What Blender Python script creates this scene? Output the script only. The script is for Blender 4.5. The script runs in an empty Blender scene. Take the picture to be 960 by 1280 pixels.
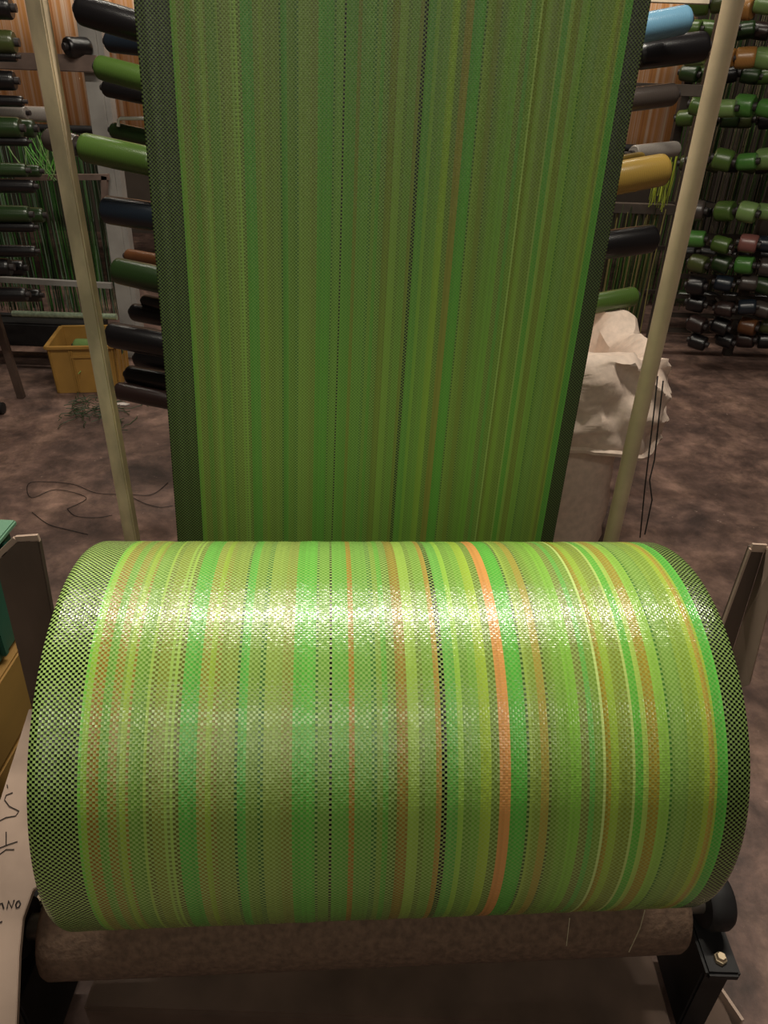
import bpy, bmesh, math, random
from mathutils import Vector, Matrix, noise
random.seed(7)
scene = bpy.context.scene
C = scene.collection

# ------------------------------------------------------------------ camera
FPX, PITCH, ROLL, CAMH = 921.57, 0.5477, 0.0342, 1.6
cp, sp, cr, sr = math.cos(PITCH), math.sin(PITCH), math.cos(ROLL), math.sin(ROLL)
FW = Vector((0, cp, -sp)); UP0 = Vector((0, sp, cp)); RT0 = Vector((1, 0, 0))
RT = RT0 * cr + UP0 * sr
UP = RT0 * -sr + UP0 * cr
cam_d = bpy.data.cameras.new('camera'); cam = bpy.data.objects.new('camera', cam_d); C.objects.link(cam)
cam.matrix_world = Matrix(((RT.x, UP.x, -FW.x, 0), (RT.y, UP.y, -FW.y, 0), (RT.z, UP.z, -FW.z, CAMH), (0, 0, 0, 1)))
cam_d.sensor_fit = 'VERTICAL'; cam_d.sensor_height = 36.0
cam_d.lens = 36.0 * FPX / 1280.0
cam_d.clip_start = 0.02
scene.camera = cam

# ------------------------------------------------------------------ world, lamps, exposure
w = bpy.data.worlds.new('world'); scene.world = w; w.use_nodes = True
w.node_tree.nodes['Background'].inputs[0].default_value = (1.0, 0.86, 0.74, 1)
w.node_tree.nodes['Background'].inputs[1].default_value = 0.02
def tube_light(name, loc, aim, length, width, power, col):
    d = bpy.data.lights.new(name, 'AREA'); d.shape = 'RECTANGLE'; d.size = length; d.size_y = width
    d.energy = power; d.color = col
    o = bpy.data.objects.new(name, d); C.objects.link(o); o.location = loc
    o.rotation_euler = (Vector(aim) - Vector(loc)).to_track_quat('-Z', 'Y').to_euler()
    return o
WARM = (1.0, 0.925, 0.79)
tube_light('ceiling_tube_behind_loom', (0.1, 1.74, 3.45), (0.1, 1.3, 0), 2.8, 0.06, 120, WARM)
tube_light('ceiling_tube_over_aisle', (0.0, -1.42, 3.3), (0.0, 0.9, 0.7), 2.8, 0.10, 17, WARM)
tube_light('aisle_fill_second', (0.0, -3.4, 3.5), (0.0, 0.9, 0.7), 2.8, 0.8, 13, WARM)  # unseen fill lamp, added so the sheet darkens gradually toward its foot
tube_light('aisle_fill_third', (0.0, -5.8, 3.5), (0.0, 0.9, 0.7), 2.8, 1.6, 17, WARM)  # another added fill, low and wide, softening the roll's shade on the sheet
tube_light('ceiling_tube_far', (-0.4, 4.75, 3.8), (-0.4, 5.6, 0.8), 4.2, 0.15, 85, WARM)
vs = scene.view_settings
vs.view_transform = 'Standard'; vs.look = 'None'; vs.gamma = 1.0; vs.exposure = 0.0
vs.use_curve_mapping = False

# ------------------------------------------------------------------ helpers
def ray(px, py):
    return FW + RT * ((px - 480) / FPX) - UP * ((py - 640) / FPX)
def at(px, py, Y):
    d = ray(px, py); return d * (Y / d.y) + Vector((0, 0, CAMH))
def atz(px, py, Z):
    d = ray(px, py); return d * ((Z - CAMH) / d.z) + Vector((0, 0, CAMH))
def lin(c):
    def f(v):
        v /= 255.0
        return v / 12.92 if v <= 0.04045 else ((v + 0.055) / 1.055) ** 2.4
    return (f(c[0]), f(c[1]), f(c[2]), 1.0)

def tag(o, label=None, cat=None, group=None, kind=None):
    if label: o['label'] = label
    if cat: o['category'] = cat
    if group: o['group'] = group
    if kind: o['kind'] = kind
    return o
def empty(name, loc, label=None, cat=None, group=None):
    o = bpy.data.objects.new(name, None); C.objects.link(o); o.location = loc; o.empty_display_size = 0.05
    return tag(o, label, cat, group)
def link(name, me, mat=None, parent=None):
    if mat and not me.materials: me.materials.append(mat)
    o = bpy.data.objects.new(name, me); C.objects.link(o)
    if parent:
        o.parent = parent
    return o

class MB:
    """collects verts/faces in world (or local) coordinates, builds one mesh"""
    def __init__(s): s.v = []; s.f = []
    def add(s, vs_, fs):
        n = len(s.v); s.v += [Vector(p) for p in vs_]; s.f += [tuple(i + n for i in f) for f in fs]; return s
    def box(s, c, size, M=None):
        hx, hy, hz = size[0] / 2, size[1] / 2, size[2] / 2
        M = M or Matrix.Identity(3); c = Vector(c)
        vv = [c + M @ Vector((x, y, z)) for x in (-hx, hx) for y in (-hy, hy) for z in (-hz, hz)]
        return s.add(vv, [(0, 1, 3, 2), (4, 6, 7, 5), (0, 4, 5, 1), (2, 3, 7, 6), (0, 2, 6, 4), (1, 5, 7, 3)])
    def bar(s, a, b, wx, wy, up=(0, 0, 1)):
        a, b = Vector(a), Vector(b); z = (b - a).normalized(); u = Vector(up)
        if abs(z.dot(u)) > .95: u = Vector((0, 1, 0))
        x = u.cross(z).normalized(); y = z.cross(x)
        M = Matrix((x, y, z)).transposed()
        return s.box((a + b) / 2, (wx, wy, (b - a).length), M)
    def tube(s, pts, r, n=8, caps=True):
        pts = [Vector(p) for p in pts]; rings = []
        prev = None
        for i, p in enumerate(pts):
            t = (pts[min(i + 1, len(pts) - 1)] - pts[max(i - 1, 0)]).normalized()
            u = prev or (Vector((0, 0, 1)) if abs(t.z) < .9 else Vector((1, 0, 0)))
            x = u.cross(t)
            if x.length < 1e-5: x = Vector((1, 0, 0)).cross(t)
            x.normalize(); y = t.cross(x); prev = y
            rr = r[i] if isinstance(r, (list, tuple)) else r
            rings.append([p + (x * math.cos(a) + y * math.sin(a)) * rr for a in [2 * math.pi * k / n for k in range(n)]])
        vv = [q for R_ in rings for q in R_]; ff = []
        for i in range(len(pts) - 1):
            for k in range(n):
                ff.append((i * n + k, i * n + (k + 1) % n, (i + 1) * n + (k + 1) % n, (i + 1) * n + k))
        if caps: ff += [tuple(range(n))[::-1], tuple((len(pts) - 1) * n + k for k in range(n))]
        return s.add(vv, ff)
    def lathe(s, prof, n=20, axis='x', M=None):
        """prof: (pos, radius) along local x"""
        vv = []; ff = []
        M = M or Matrix.Identity(4)
        for (p, r) in prof:
            for k in range(n):
                a = 2 * math.pi * k / n
                vv.append(M @ Vector((p, r * math.cos(a), r * math.sin(a))))
        m = len(prof)
        for i in range(m - 1):
            for k in range(n):
                ff.append((i * n + k, i * n + (k + 1) % n, (i + 1) * n + (k + 1) % n, (i + 1) * n + k))
        ff += [tuple(range(n))[::-1], tuple((m - 1) * n + k for k in range(n))]
        return s.add(vv, ff)
    def prism(s, poly, d):
        """polygon (3D points) extruded by vector d"""
        n = len(poly); d = Vector(d); vv = [Vector(p) for p in poly] + [Vector(p) + d for p in poly]
        ff = [tuple(range(n)), tuple(range(2 * n - 1, n - 1, -1))]
        ff += [(k, k + n, (k + 1) % n + n, (k + 1) % n) for k in range(n)]
        return s.add(vv, ff)
    def mesh(s, name, smooth=False, bevel=0.0):
        me = bpy.data.meshes.new(name); me.from_pydata([tuple(p) for p in s.v], [], s.f)
        bm = bmesh.new(); bm.from_mesh(me); bmesh.ops.recalc_face_normals(bm, faces=bm.faces[:])
        if bevel: bmesh.ops.bevel(bm, geom=bm.edges[:], offset=bevel, segments=2, affect='EDGES', clamp_overlap=True)
        bm.to_mesh(me); bm.free()
        if smooth:
            me.polygons.foreach_set('use_smooth', [True] * len(me.polygons))
            try: me.set_sharp_from_angle(angle=math.radians(40))
            except Exception: pass
        me.update(); return me
    def build(s, name, mat, parent=None, smooth=False, bevel=0.0):
        """world coordinates in, local to the parent's origin out"""
        if parent:
            M, q = parent.matrix_basis.copy(), parent.parent
            while q: M = q.matrix_basis @ M; q = q.parent
            off = M.inverted(); s.v = [off @ p for p in s.v]
        return link(name, s.mesh(name, smooth, bevel), mat, parent)

# ------------------------------------------------------------------ materials
MATS = {}
def principled(name):
    m = bpy.data.materials.new(name); m.use_nodes = True
    nt = m.node_tree; return m, nt, nt.nodes['Principled BSDF']
def N(nt, t, **kw):
    n = nt.nodes.new(t)
    for k, v in kw.items(): setattr(n, k, v)
    return n
def plain(name, col, rough=.5, metal=0.0, var=.25, scale=12.0, bump=.0, spec=.5, stretch=(1, 1, 1), col2=None):
    """colour with noise mottling and fine bump"""
    if name in MATS: return MATS[name]
    m, nt, b = principled(name); L = nt.links.new
    tc = N(nt, 'ShaderNodeTexCoord'); mp = N(nt, 'ShaderNodeMapping'); mp.inputs['Scale'].default_value = stretch
    L(tc.outputs['Object'], mp.inputs['Vector'])
    nz = N(nt, 'ShaderNodeTexNoise'); nz.inputs['Scale'].default_value = scale; nz.inputs['Detail'].default_value = 5
    L(mp.outputs['Vector'], nz.inputs['Vector'])
    rmp = N(nt, 'ShaderNodeValToRGB')
    c = lin(col); d = lin(col2) if col2 else tuple(v * (1 - var) for v in c[:3]) + (1,)
    e = c if col2 else tuple(min(1, v * (1 + var)) for v in c[:3]) + (1,)
    rmp.color_ramp.elements[0].color = d; rmp.color_ramp.elements[1].color = e
    rmp.color_ramp.elements[0].position = .32; rmp.color_ramp.elements[1].position = .68
    L(nz.outputs['Fac'], rmp.inputs['Fac']); L(rmp.outputs['Color'], b.inputs['Base Color'])
    b.inputs['Roughness'].default_value = rough; b.inputs['Metallic'].default_value = metal
    b.inputs['Specular IOR Level'].default_value = spec
    if bump:
        bp = N(nt, 'ShaderNodeBump'); bp.inputs['Strength'].default_value = bump; bp.inputs['Distance'].default_value = .01
        L(nz.outputs['Fac'], bp.inputs['Height']); L(bp.outputs['Normal'], b.inputs['Normal'])
    MATS[name] = m; return m

WEFT = (168, 200, 114)
def weave_material(name, cols, rows, rough=.2):
    m, nt, b = principled(name); L = nt.links.new
    uv = N(nt, 'ShaderNodeUVMap'); sx = N(nt, 'ShaderNodeSeparateXYZ'); L(uv.outputs['UV'], sx.inputs[0])
    def math_(op, a, bb=None):
        n = N(nt, 'ShaderNodeMath', operation=op)
        for i, v in enumerate((a, bb)):
            if v is None: continue
            if isinstance(v, (int, float)): n.inputs[i].default_value = v
            else: L(v, n.inputs[i])
        return n.outputs[0]
    s_ = math_('MULTIPLY', sx.outputs[0], cols); t_ = math_('MULTIPLY', sx.outputs[1], rows)
    i_ = math_('FLOOR', s_); j_ = math_('FLOOR', t_)
    fs = math_('FRACT', s_); ft = math_('FRACT', t_)
    par = math_('FLOORED_MODULO', math_('ADD', i_, j_), 2.0)           # 0 warp on top, 1 weft on top
    wa = N(nt, 'ShaderNodeAttribute', attribute_name='warp_color')
    ws = N(nt, 'ShaderNodeAttribute', attribute_name='weft_show')
    fac = math_('MULTIPLY', par, ws.outputs['Fac'])
    mix = N(nt, 'ShaderNodeMix', data_type='RGBA'); L(fac, mix.inputs['Factor']); L(wa.outputs['Color'], mix.inputs[6])
    mix.inputs[7].default_value = lin(WEFT)
    # slight tape to tape colour difference
    cmb = N(nt, 'ShaderNodeCombineXYZ'); L(i_, cmb.inputs[0]); L(j_, cmb.inputs[1])
    wn = N(nt, 'ShaderNodeTexWhiteNoise', noise_dimensions='2D'); L(cmb.outputs[0], wn.inputs['Vector'])
    L(mix.outputs[2], b.inputs['Base Color'])
    # relief: the tape on top bulges along its run
    bw = math_('MULTIPLY', math_('SINE', math_('MULTIPLY', ft, math.pi)), math_('SUBTRACT', 1.0, par))
    bf = math_('MULTIPLY', math_('SINE', math_('MULTIPLY', fs, math.pi)), par)
    h = math_('ADD', bw, bf)
    geo = N(nt, 'ShaderNodeNewGeometry')
    vm = N(nt, 'ShaderNodeVectorMath', operation='SUBTRACT'); L(wn.outputs['Color'], vm.inputs[0]); vm.inputs[1].default_value = (.5, .5, .5)
    vsx = N(nt, 'ShaderNodeVectorMath', operation='SCALE'); L(vm.outputs[0], vsx.inputs[0]); vsx.inputs['Scale'].default_value = .085
    va = N(nt, 'ShaderNodeVectorMath', operation='ADD'); L(geo.outputs['Normal'], va.inputs[0]); L(vsx.outputs[0], va.inputs[1])
    vn = N(nt, 'ShaderNodeVectorMath', operation='NORMALIZE'); L(va.outputs[0], vn.inputs[0])
    bp = N(nt, 'ShaderNodeBump'); bp.inputs['Strength'].default_value = .22; bp.inputs['Distance'].default_value = .0008
    L(h, bp.inputs['Height']); L(vn.outputs[0], bp.inputs['Normal']); L(bp.outputs['Normal'], b.inputs['Normal'])
    b.inputs['Roughness'].default_value = rough; b.inputs['Specular IOR Level'].default_value = .7
    return m

# stripes of the woven mat: (right edge in fractions of the width, warp colour, how much weft shows)
K = (8, 14, 8)
BG = (70, 178, 58); OL = (118, 128, 42); BR = (150, 88, 28); YG = (160, 190, 52); GR = (88, 150, 46)
STRIPES = [(.0655, K, 1), (.0717, (96, 196, 52), .7), (.079, (150, 196, 48), .7), (.0936, (158, 84, 22), .85), (.1041, GR, .8),
 (.1156, (150, 96, 30), .85), (.1209, (120, 140, 46), .7), (.1283, (160, 180, 52), .6), (.1335, BR, .85), (.1525, (94, 138, 42), .8),
 (.1567, (186, 214, 96), .3), (.1609, (100, 84, 28), .9), (.1641, (186, 214, 96), .5), (.1768, (134, 124, 40), .8), (.1830, (176, 206, 92), .5),
 (.1860, (110, 110, 40), .9), (.1906, (176, 206, 92), .5), (.1991, (84, 70, 20), .9), (.2225, (58, 168, 56), .55), (.2311, (142, 116, 36), .9),
 (.2396, (160, 180, 50), .5), (.2482, (132, 96, 34), .9), (.2696, (122, 122, 44), .8), (.2750, (12, 50, 22), .9), (.2868, (66, 178, 66), .5),
 (.3041, (106, 134, 46), .7), (.3105, (36, 78, 28), .9), (.3322, (132, 144, 56), .7), (.3474, (136, 124, 50), .7), (.3506, (104, 66, 18), .9),
 (.3790, (66, 176, 54), .5), (.3833, (24, 76, 28), .9), (.3975, (96, 150, 54), .6), (.4030, (4, 14, 8), .85), (.4272, (84, 164, 56), .5),
 (.4360, (172, 96, 30), .45), (.4580, (88, 152, 54), .6), (.4646, (40, 96, 36), .8), (.4720, (116, 142, 48), .6), (.4790, (70, 160, 48), .5),
 (.4923, (80, 100, 34), .8), (.5090, (158, 98, 36), .45), (.5224, (164, 192, 72), .5), (.5291, (96, 112, 36), .7), (.5313, (120, 70, 24), .6),
 (.5447, (112, 152, 52), .6), (.5525, (198, 130, 60), .35), (.5626, K, .75), (.5794, (86, 178, 70), .45), (.5839, (160, 206, 70), .3),
 (.5952, (102, 148, 50), .55), (.5974, (130, 90, 36), .5), (.6099, (110, 164, 54), .5), (.6234, (176, 198, 56), .35), (.6370, (106, 118, 44), .6),
 (.6495, (220, 148, 84), .10), (.6529, (186, 204, 72), .2), (.6734, (66, 182, 58), .3), (.6768, (40, 66, 22), .7), (.6813, (172, 192, 80), .3),
 (.6939, (136, 148, 52), .5), (.7053, (190, 148, 66), .25), (.7111, (70, 66, 28), .7), (.7191, (110, 140, 46), .5), (.7375, (110, 156, 48), .45),
 (.7513, (128, 190, 58), .3), (.7628, (114, 112, 54), .55), (.7697, (92, 180, 76), .3), (.7813, (118, 148, 52), .45), (.7859, (222, 236, 150), .1),
 (.7940, (172, 128, 32), .35), (.8045, (158, 182, 52), .35), (.8243, (132, 134, 40), .45), (.8312, (216, 230, 134), .1), (.8429, (82, 182, 54), .3),
 (.8476, (180, 204, 90), .25), (.8651, (176, 130, 36), .35), (.8804, (150, 200, 72), .3), (.8839, (40, 92, 28), .6), (.9086, (112, 148, 60), .5),
 (.9310, (130, 152, 46), .5), (.9369, (178, 192, 54), .3), (.9441, (198, 146, 58), .25), (.9512, (186, 202, 62), .3), (.9654, (60, 182, 60), .3),
 (1.01, (10, 18, 10), .5)]
NW = 258                                                           # warp tapes across the width
random.seed(3)
COLS = []; COLS2 = []                                               # roll colours, and a muted set for the sheet
for i in range(NW):
    u = (i + .5) / NW
    for e, c, s in STRIPES:
        if u < e: break
    k = 1 + random.uniform(-.1, .1)
    if c[1] > 20:
        m_ = .34 if c[0] <= c[1] else (.08 if c[0] > 210 else .32)
        c = tuple(v + (t - v) * m_ for v, t in zip(c, (118, 160, 72)))
    COLS.append((tuple(v * k for v in lin(c)[:3]) + (1,), s))
    c2 = c if c[1] <= 20 else tuple(v + (t - v) * (.35 if c[0] <= c[1] else .6) for v, t in zip(c, (98, 136, 50)))
    COLS2.append((tuple(v * k for v in lin(c2)[:3]) + (1,), (.38 if u < .5 else .22) if c[1] <= 20 and (u < .07 or u > .96) else s * .8))
def woven_grid(name, rows_pts, mat, vlen, COLS=COLS):
    """rows_pts: list over the length of functions/rows giving NW+1 points"""
    nr = len(rows_pts); vv = []; ff = []; uvs = []
    for r in rows_pts: vv += [tuple(p) for p in r]
    st = NW + 1
    for j in range(nr - 1):
        for i in range(NW):
            ff.append((j * st + i, j * st + i + 1, (j + 1) * st + i + 1, (j + 1) * st + i))
            v0, v1 = vlen[j], vlen[j + 1]; u0, u1 = i / NW, (i + 1) / NW
            uvs += [u0, v0, u1, v0, u1, v1, u0, v1]
    me = bpy.data.meshes.new(name); me.from_pydata(vv, [], ff)
    ul = me.uv_layers.new(name='UVMap'); ul.data.foreach_set('uv', uvs)
    a = me.attributes.new('warp_color', 'FLOAT_COLOR', 'CORNER'); b = me.attributes.new('weft_show', 'FLOAT', 'FACE')
    ca = []; sa = []
    for j in range(nr - 1):
        for i in range(NW): ca += COLS[i][0] * 4; sa.append(COLS[i][1])
    a.data.foreach_set('color', ca); b.data.foreach_set('value', sa)
    me.polygons.foreach_set('use_smooth', [True] * len(me.polygons))
    me.materials.append(mat); me.update(); return me

# ------------------------------------------------------------------ the room
def floor_material():
    m, nt, b = principled('stained_concrete'); L = nt.links.new
    tc = N(nt, 'ShaderNodeTexCoord')
    def nz(scale, det, dist=0.0, stretch=(1, 1, 1)):
        mp = N(nt, 'ShaderNodeMapping'); mp.inputs['Scale'].default_value = stretch; L(tc.outputs['Object'], mp.inputs['Vector'])
        n = N(nt, 'ShaderNodeTexNoise'); n.inputs['Scale'].default_value = scale; n.inputs['Detail'].default_value = det
        n.inputs['Distortion'].default_value = dist; n.inputs['Roughness'].default_value = .68; L(mp.outputs[0], n.inputs['Vector']); return n.outputs['Fac']
    r = N(nt, 'ShaderNodeValToRGB'); L(nz(3.2, 10, .4), r.inputs['Fac'])
    cr_ = r.color_ramp; cr_.elements[0].position = .34; cr_.elements[0].color = lin((70, 55, 51)); cr_.elements[1].position = .68; cr_.elements[1].color = lin((152, 124, 110))
    e = cr_.elements.new(.5); e.color = lin((108, 86, 78))
    r2 = N(nt, 'ShaderNodeValToRGB'); L(nz(9, 10, .3), r2.inputs['Fac']); r2.color_ramp.elements[0].position = .38; r2.color_ramp.elements[1].position = .7
    r2.color_ramp.elements[0].color = (.55, .52, .5, 1); r2.color_ramp.elements[1].color = (1.35, 1.3, 1.28, 1)
    mx = N(nt, 'ShaderNodeMix', data_type='RGBA', blend_type='MULTIPLY'); mx.inputs['Factor'].default_value = 1
    L(r.outputs[0], mx.inputs[6]); L(r2.outputs[0], mx.inputs[7])
    sp_ = N(nt, 'ShaderNodeValToRGB'); L(nz(26, 4), sp_.inputs['Fac']); sp_.color_ramp.elements[0].position = .66; sp_.color_ramp.elements[1].position = .74
    mx2 = N(nt, 'ShaderNodeMix', data_type='RGBA'); L(sp_.outputs[0], mx2.inputs['Factor']); L(mx.outputs[2], mx2.inputs[6]); mx2.inputs[7].default_value = lin((165, 140, 128))
    L(mx2.outputs[2], b.inputs['Base Color'])
    b.inputs['Roughness'].default_value = .6
    bp = N(nt, 'ShaderNodeBump'); bp.inputs['Strength'].default_value = .3; bp.inputs['Distance'].default_value = .01
    L(nz(14, 8), bp.inputs['Height']); L(bp.outputs[0], b.inputs['Normal'])
    return m
M_FLOOR = floor_material()
M_WALL = plain('grimy_wall', (84, 74, 66), .85, var=.3, scale=1.5)
M_CEIL = plain('dark_ceiling', (96, 90, 84), .9, var=.2, scale=2)
def slab(name, c, s, mat):
    o = MB().box(c, s).build(name, mat); o['kind'] = 'structure'; return o
slab('floor', (0, .1, -.05), (9.0, 16.2, .1), M_FLOOR)
slab('wall_back', (0, 8.1, 2.0), (9.0, .1, 4.0), M_WALL)
slab('wall_front', (0, -7.95, 2.0), (9.0, .1, 4.0), M_WALL)
slab('wall_left', (-4.45, .1, 2.0), (.1, 16.2, 4.0), M_WALL)
slab('wall_right', (4.45, .1, 2.0), (.1, 16.2, 4.0), M_WALL)
slab('ceiling', (0, .1, 4.05), (9.0, 16.2, .1), M_CEIL)

# ------------------------------------------------------------------ the big roll
PSI, TILT = .0823, -.0154
AX = Vector((math.cos(PSI) * math.cos(TILT), math.sin(PSI) * math.cos(TILT), math.sin(TILT)))
RC = Vector((.0121, .847, .6922)); RR = .286; WID = .9
NN1 = (Vector((0, 0, 1)) - AX * AX.z).normalized(); NN2 = AX.cross(NN1)
M_STEEL = plain('worn_steel', (120, 112, 104), .45, .7, var=.3, scale=20)
M_DARKSTEEL = plain('oily_black_steel', (30, 28, 29), .6, .2, var=.4, scale=18)
M_CARD = plain('cardboard_core', (150, 118, 82), .8, var=.15)
rows = 540
MW_ROLL = weave_material('woven_tape_roll', NW, rows)
roll = empty('fabric_roll', RC, 'large wound roll of green striped woven plastic fabric in the foreground', 'fabric roll')
seg = 160; rp = []; vl = []
for j in range(seg + 1):
    a = 2 * math.pi * j / seg
    row = []
    for i in range(NW + 1):
        u = i / NW
        r = RR + .0011 * noise.noise(Vector((u * 34, 0, 3))) + .0006 * noise.noise(Vector((u * 9, math.cos(a) * 1.5, math.sin(a) * 1.5)))
        e = min(u, 1 - u)
        if e < .006: r -= (.006 - e) * .5
        row.append(AX * ((u - .5) * WID) + (NN1 * math.cos(a) + NN2 * math.sin(a)) * r)
    rp.append(row); vl.append(j / seg)
link('outer_winding', woven_grid('outer_winding', rp, MW_ROLL, vl), None, roll)
def axis_matrix(c, ax, n1):
    ax = Vector(ax).normalized(); n2 = ax.cross(n1).normalized(); n1 = n2.cross(ax)
    M = Matrix((ax, n1, n2)).transposed().to_4x4(); M.translation = c; return M
MR = axis_matrix(RC, AX, NN1)
M_EDGE = plain('wound_layer_edges', (70, 104, 52), .5, var=.5, scale=60)
for s in (-1, 1):
    m = MB(); prof = []
    x0 = s * (WID / 2 - .002)
    n_r = 14
    for k in range(n_r):                                          # stepped layers of the wound end
        r1 = .045 + (RR - .004 - .045) * k / n_r; r2 = .045 + (RR - .004 - .045) * (k + 1) / n_r
        dx = random.uniform(-.002, .001)
        prof += [(x0 + s * dx, r1), (x0 + s * dx, r2)]
    prof = [(x0 - s * .01, .045)] + prof + [(x0 - s * .01, RR - .004)]
    m.lathe(prof, 64, M=MR); m.f = m.f[:-2]
    m.build('layered_end', M_EDGE, roll, smooth=False)
MB().lathe([(-.49, .036), (-.49, .044), (.49, .044), (.49, .036)], 32, M=MR).build('core_tube', M_CARD, roll, smooth=True)
MB().lathe([(-.54, .014), (-.53, .018), (.53, .018), (.54, .014)], 24, M=MR).build('shaft', M_STEEL, roll, smooth=True)

# ------------------------------------------------------------------ hanging sheet of the same fabric
PL_T, PR_T = Vector((-.455, 1.518, 1.678)), Vector((.442, 1.592, 1.707))
PL_B, PR_B = Vector((-.481, 1.433, .63)), Vector((.416, 1.507, .618))
def lerp(a, b, t): return a + (b - a) * t
def edge(z, a, b): return lerp(b, a, (z - b.z) / (a.z - b.z))
rowsP = []
for k in range(0, 8):                                            # top part runs back over the guide roller
    a = math.radians(90 - 90 * k / 7)
    rowsP.append(('arc', a))
zz = [2.02 - (2.02 - .22) * k / 60 for k in range(61)]
path = []
for kind, a in rowsP:
    path.append((.055 - .055 * math.cos(a) if False else .06 * (1 - math.cos(a)), 2.02 + .06 * math.sin(a), None))
grid = []; dist = [0.0]
def sheet_row(dy, z):
    zl = min(z, 2.02) if z > .22 else .22
    a, b = edge(max(zl, .22), PL_T, PL_B), edge(max(zl, .22), PR_T, PR_B)
    a = Vector((a.x, a.y + dy, z)); b = Vector((b.x, b.y + dy, z)); row = []
    for i in range(NW + 1):
        u = i / NW; p = lerp(a, b, u)
        p.y += .0035 * noise.noise(Vector((u * 16, z * .35, 1.3))) + .0018 * noise.noise(Vector((u * 50, z * .2, 5)))
        p.x += .004 * noise.noise(Vector((7, z * 1.3, 2)))
        row.append(p)
    return row
grid.append(sheet_row(.75, 2.10))
for k in range(7):
    a = math.radians(90 - 90 * k / 7); grid.append(sheet_row(.07 - .07 * math.cos(a), 2.02 + .07 * math.sin(a)))
for z in zz: grid.append(sheet_row(0, z))
for k in range(1, 8):
    a = math.radians(90 * k / 8); grid.append(sheet_row(-.05 + .05 * math.cos(a), .22 - .05 * math.sin(a)))
for k in range(6):
    t = k / 5
    grid.append(sheet_row(lerp(-.06, -.46, t), lerp(.17, .335, t)))
for r_, s_ in zip(grid[1:], grid[:-1]): dist.append(dist[-1] + (r_[NW // 2] - s_[NW // 2]).length)
rows_s = 580; Ltot = rows_s * .0034
MW_SHEET = weave_material('woven_tape_sheet', NW, rows_s, .5)
sh = link('fabric_sheet', woven_grid('fabric_sheet', grid, MW_SHEET, [d / Ltot for d in dist], COLS2))
tag(sh, 'green striped woven fabric sheet hanging down behind the big roll', 'fabric')
so = sh.modifiers.new('thickness', 'SOLIDIFY'); so.thickness = .0008; so.offset = 1

# rollers and stand of the winder
M_CLOTH = plain('brown_cloth_cover', (104, 82, 66), .9, var=.25, scale=90, bump=.4)
def rod(name, c, half0, half1, r, mat, label, cat, group=None, cover=True):
    c = Vector(c); M = axis_matrix(c, AX, NN1)
    e = empty(name, c, label, cat, group)
    b = .012
    MB().lathe([(half0, r - b), (half0 + b * .4, r - b * .35), (half0 + b, r), (half1 - b, r), (half1 - b * .4, r - b * .35), (half1, r - b)], 40, M=M).build('roller_cover', mat, e, smooth=True)
    for s, h in ((-1, half0), (1, half1)):
        MB().lathe([(h, .02), (h + s * .075, .02)], 20, M=M).build('journal', M_STEEL, e, smooth=True)
    return e
rod('drive_roller', (.012, .725, .347), -.545, .53, .08, M_CLOTH, 'brown cloth-covered roller directly under the big green roll', 'roller', 'winding rollers')
rod('guide_roller', edge(.22, PL_T, PL_B).lerp(edge(.22, PR_T, PR_B), .5) + Vector((0, -.0515, 0)), -.5, .5, .044, M_STEEL, 'steel guide roller at the foot of the hanging green sheet', 'roller', 'winding rollers')
rod('guide_roller', edge(2.02, PL_T, PL_B).lerp(edge(2.02, PR_T, PR_B), .5) + Vector((0, .0715, 0)), -.52, .52, .066, M_STEEL, 'steel guide roller at the top of the hanging green sheet', 'roller', 'winding rollers')

M_RUST = plain('rust_grey_plate', (92, 76, 66), .6, .15, var=.35, scale=9, bump=.15, stretch=(1, 1, .35))
M_PLATE = plain('scuffed_plate_and_lit_edges', (176, 152, 136), .5, .1, var=.22, scale=7, bump=.1)  # the cover's own tone, reused to paint lit edges and flange of the uprights
M_PAINT = plain('brown_beam', (96, 76, 64), .7, .1, var=.3, scale=8, bump=.15)
stand = empty('winder_stand', (0.0, .95, 0), 'grey-brown steel stand with uprights on both sides of the big roll', 'stand')
# left upright: flat bar with a bent bevelled top
YL = .93
m = MB().prism([at(-6, 703, YL), at(20, 678, YL), at(48, 676, YL), at(66, 775, YL), at(70, 800, YL) + Vector((.012, 0, -.35)), at(34, 870, YL) + Vector((-.01, 0, -.28))], (0, .012, 0))
upl = m.build('upright_plate', M_RUST, stand, bevel=.0015)
tp = [at(-6, 703, YL), at(20, 678, YL), at(48, 676, YL)]
m = MB()
for a, b in zip(tp[:-1], tp[1:]): m.bar(a + Vector((0, .004, .003)), b + Vector((0, .004, .003)), .012, .005, up=(0, 1, 0))
m.build('lit_top_edge', M_PLATE, upl)  # pale strip puts the light on this edge into its colour
# right upright: angle iron
YR = .97
a0, a1, b0, b1 = at(938, 685, YR), at(956, 686, YR), at(905, 775, YR), at(928, 775, YR)
dn = Vector((0, 0, -.55))
m = MB().prism([a0, a1, b1, b1 + (b1 - a1) * 2.6, b0 + (b0 - a0) * 2.6, b0], (0, .01, 0)); upr = m.build('upright_plate', M_RUST, stand, bevel=.001)
c0 = at(980, 683, YR - .05); c1 = at(957, 775, YR - .05)
m = MB().prism([a1, c0, c1, c1 + (c1 - c0) * 1.0, b1 + (b1 - a1) * 1.2, b1], (.006, .008, 0)); m.build('lit_flange', M_PLATE, stand, bevel=.001)  # same angle iron; the paler colour stands for light on this face
m = MB(); m.bar(a0 + Vector((0, -.001, .002)), a1 + Vector((0, -.001, .002)), .014, .004, up=(0, 1, 0)); m.bar(a0 + Vector((-.001, -.002, 0)), b0 + (b0 - a0) * .6 + Vector((-.001, -.002, 0)), .003, .006, up=(0, 1, 0)); m.build('lit_top_edge', M_PLATE, upr)  # pale strips paint the lit top and left edges
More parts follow.
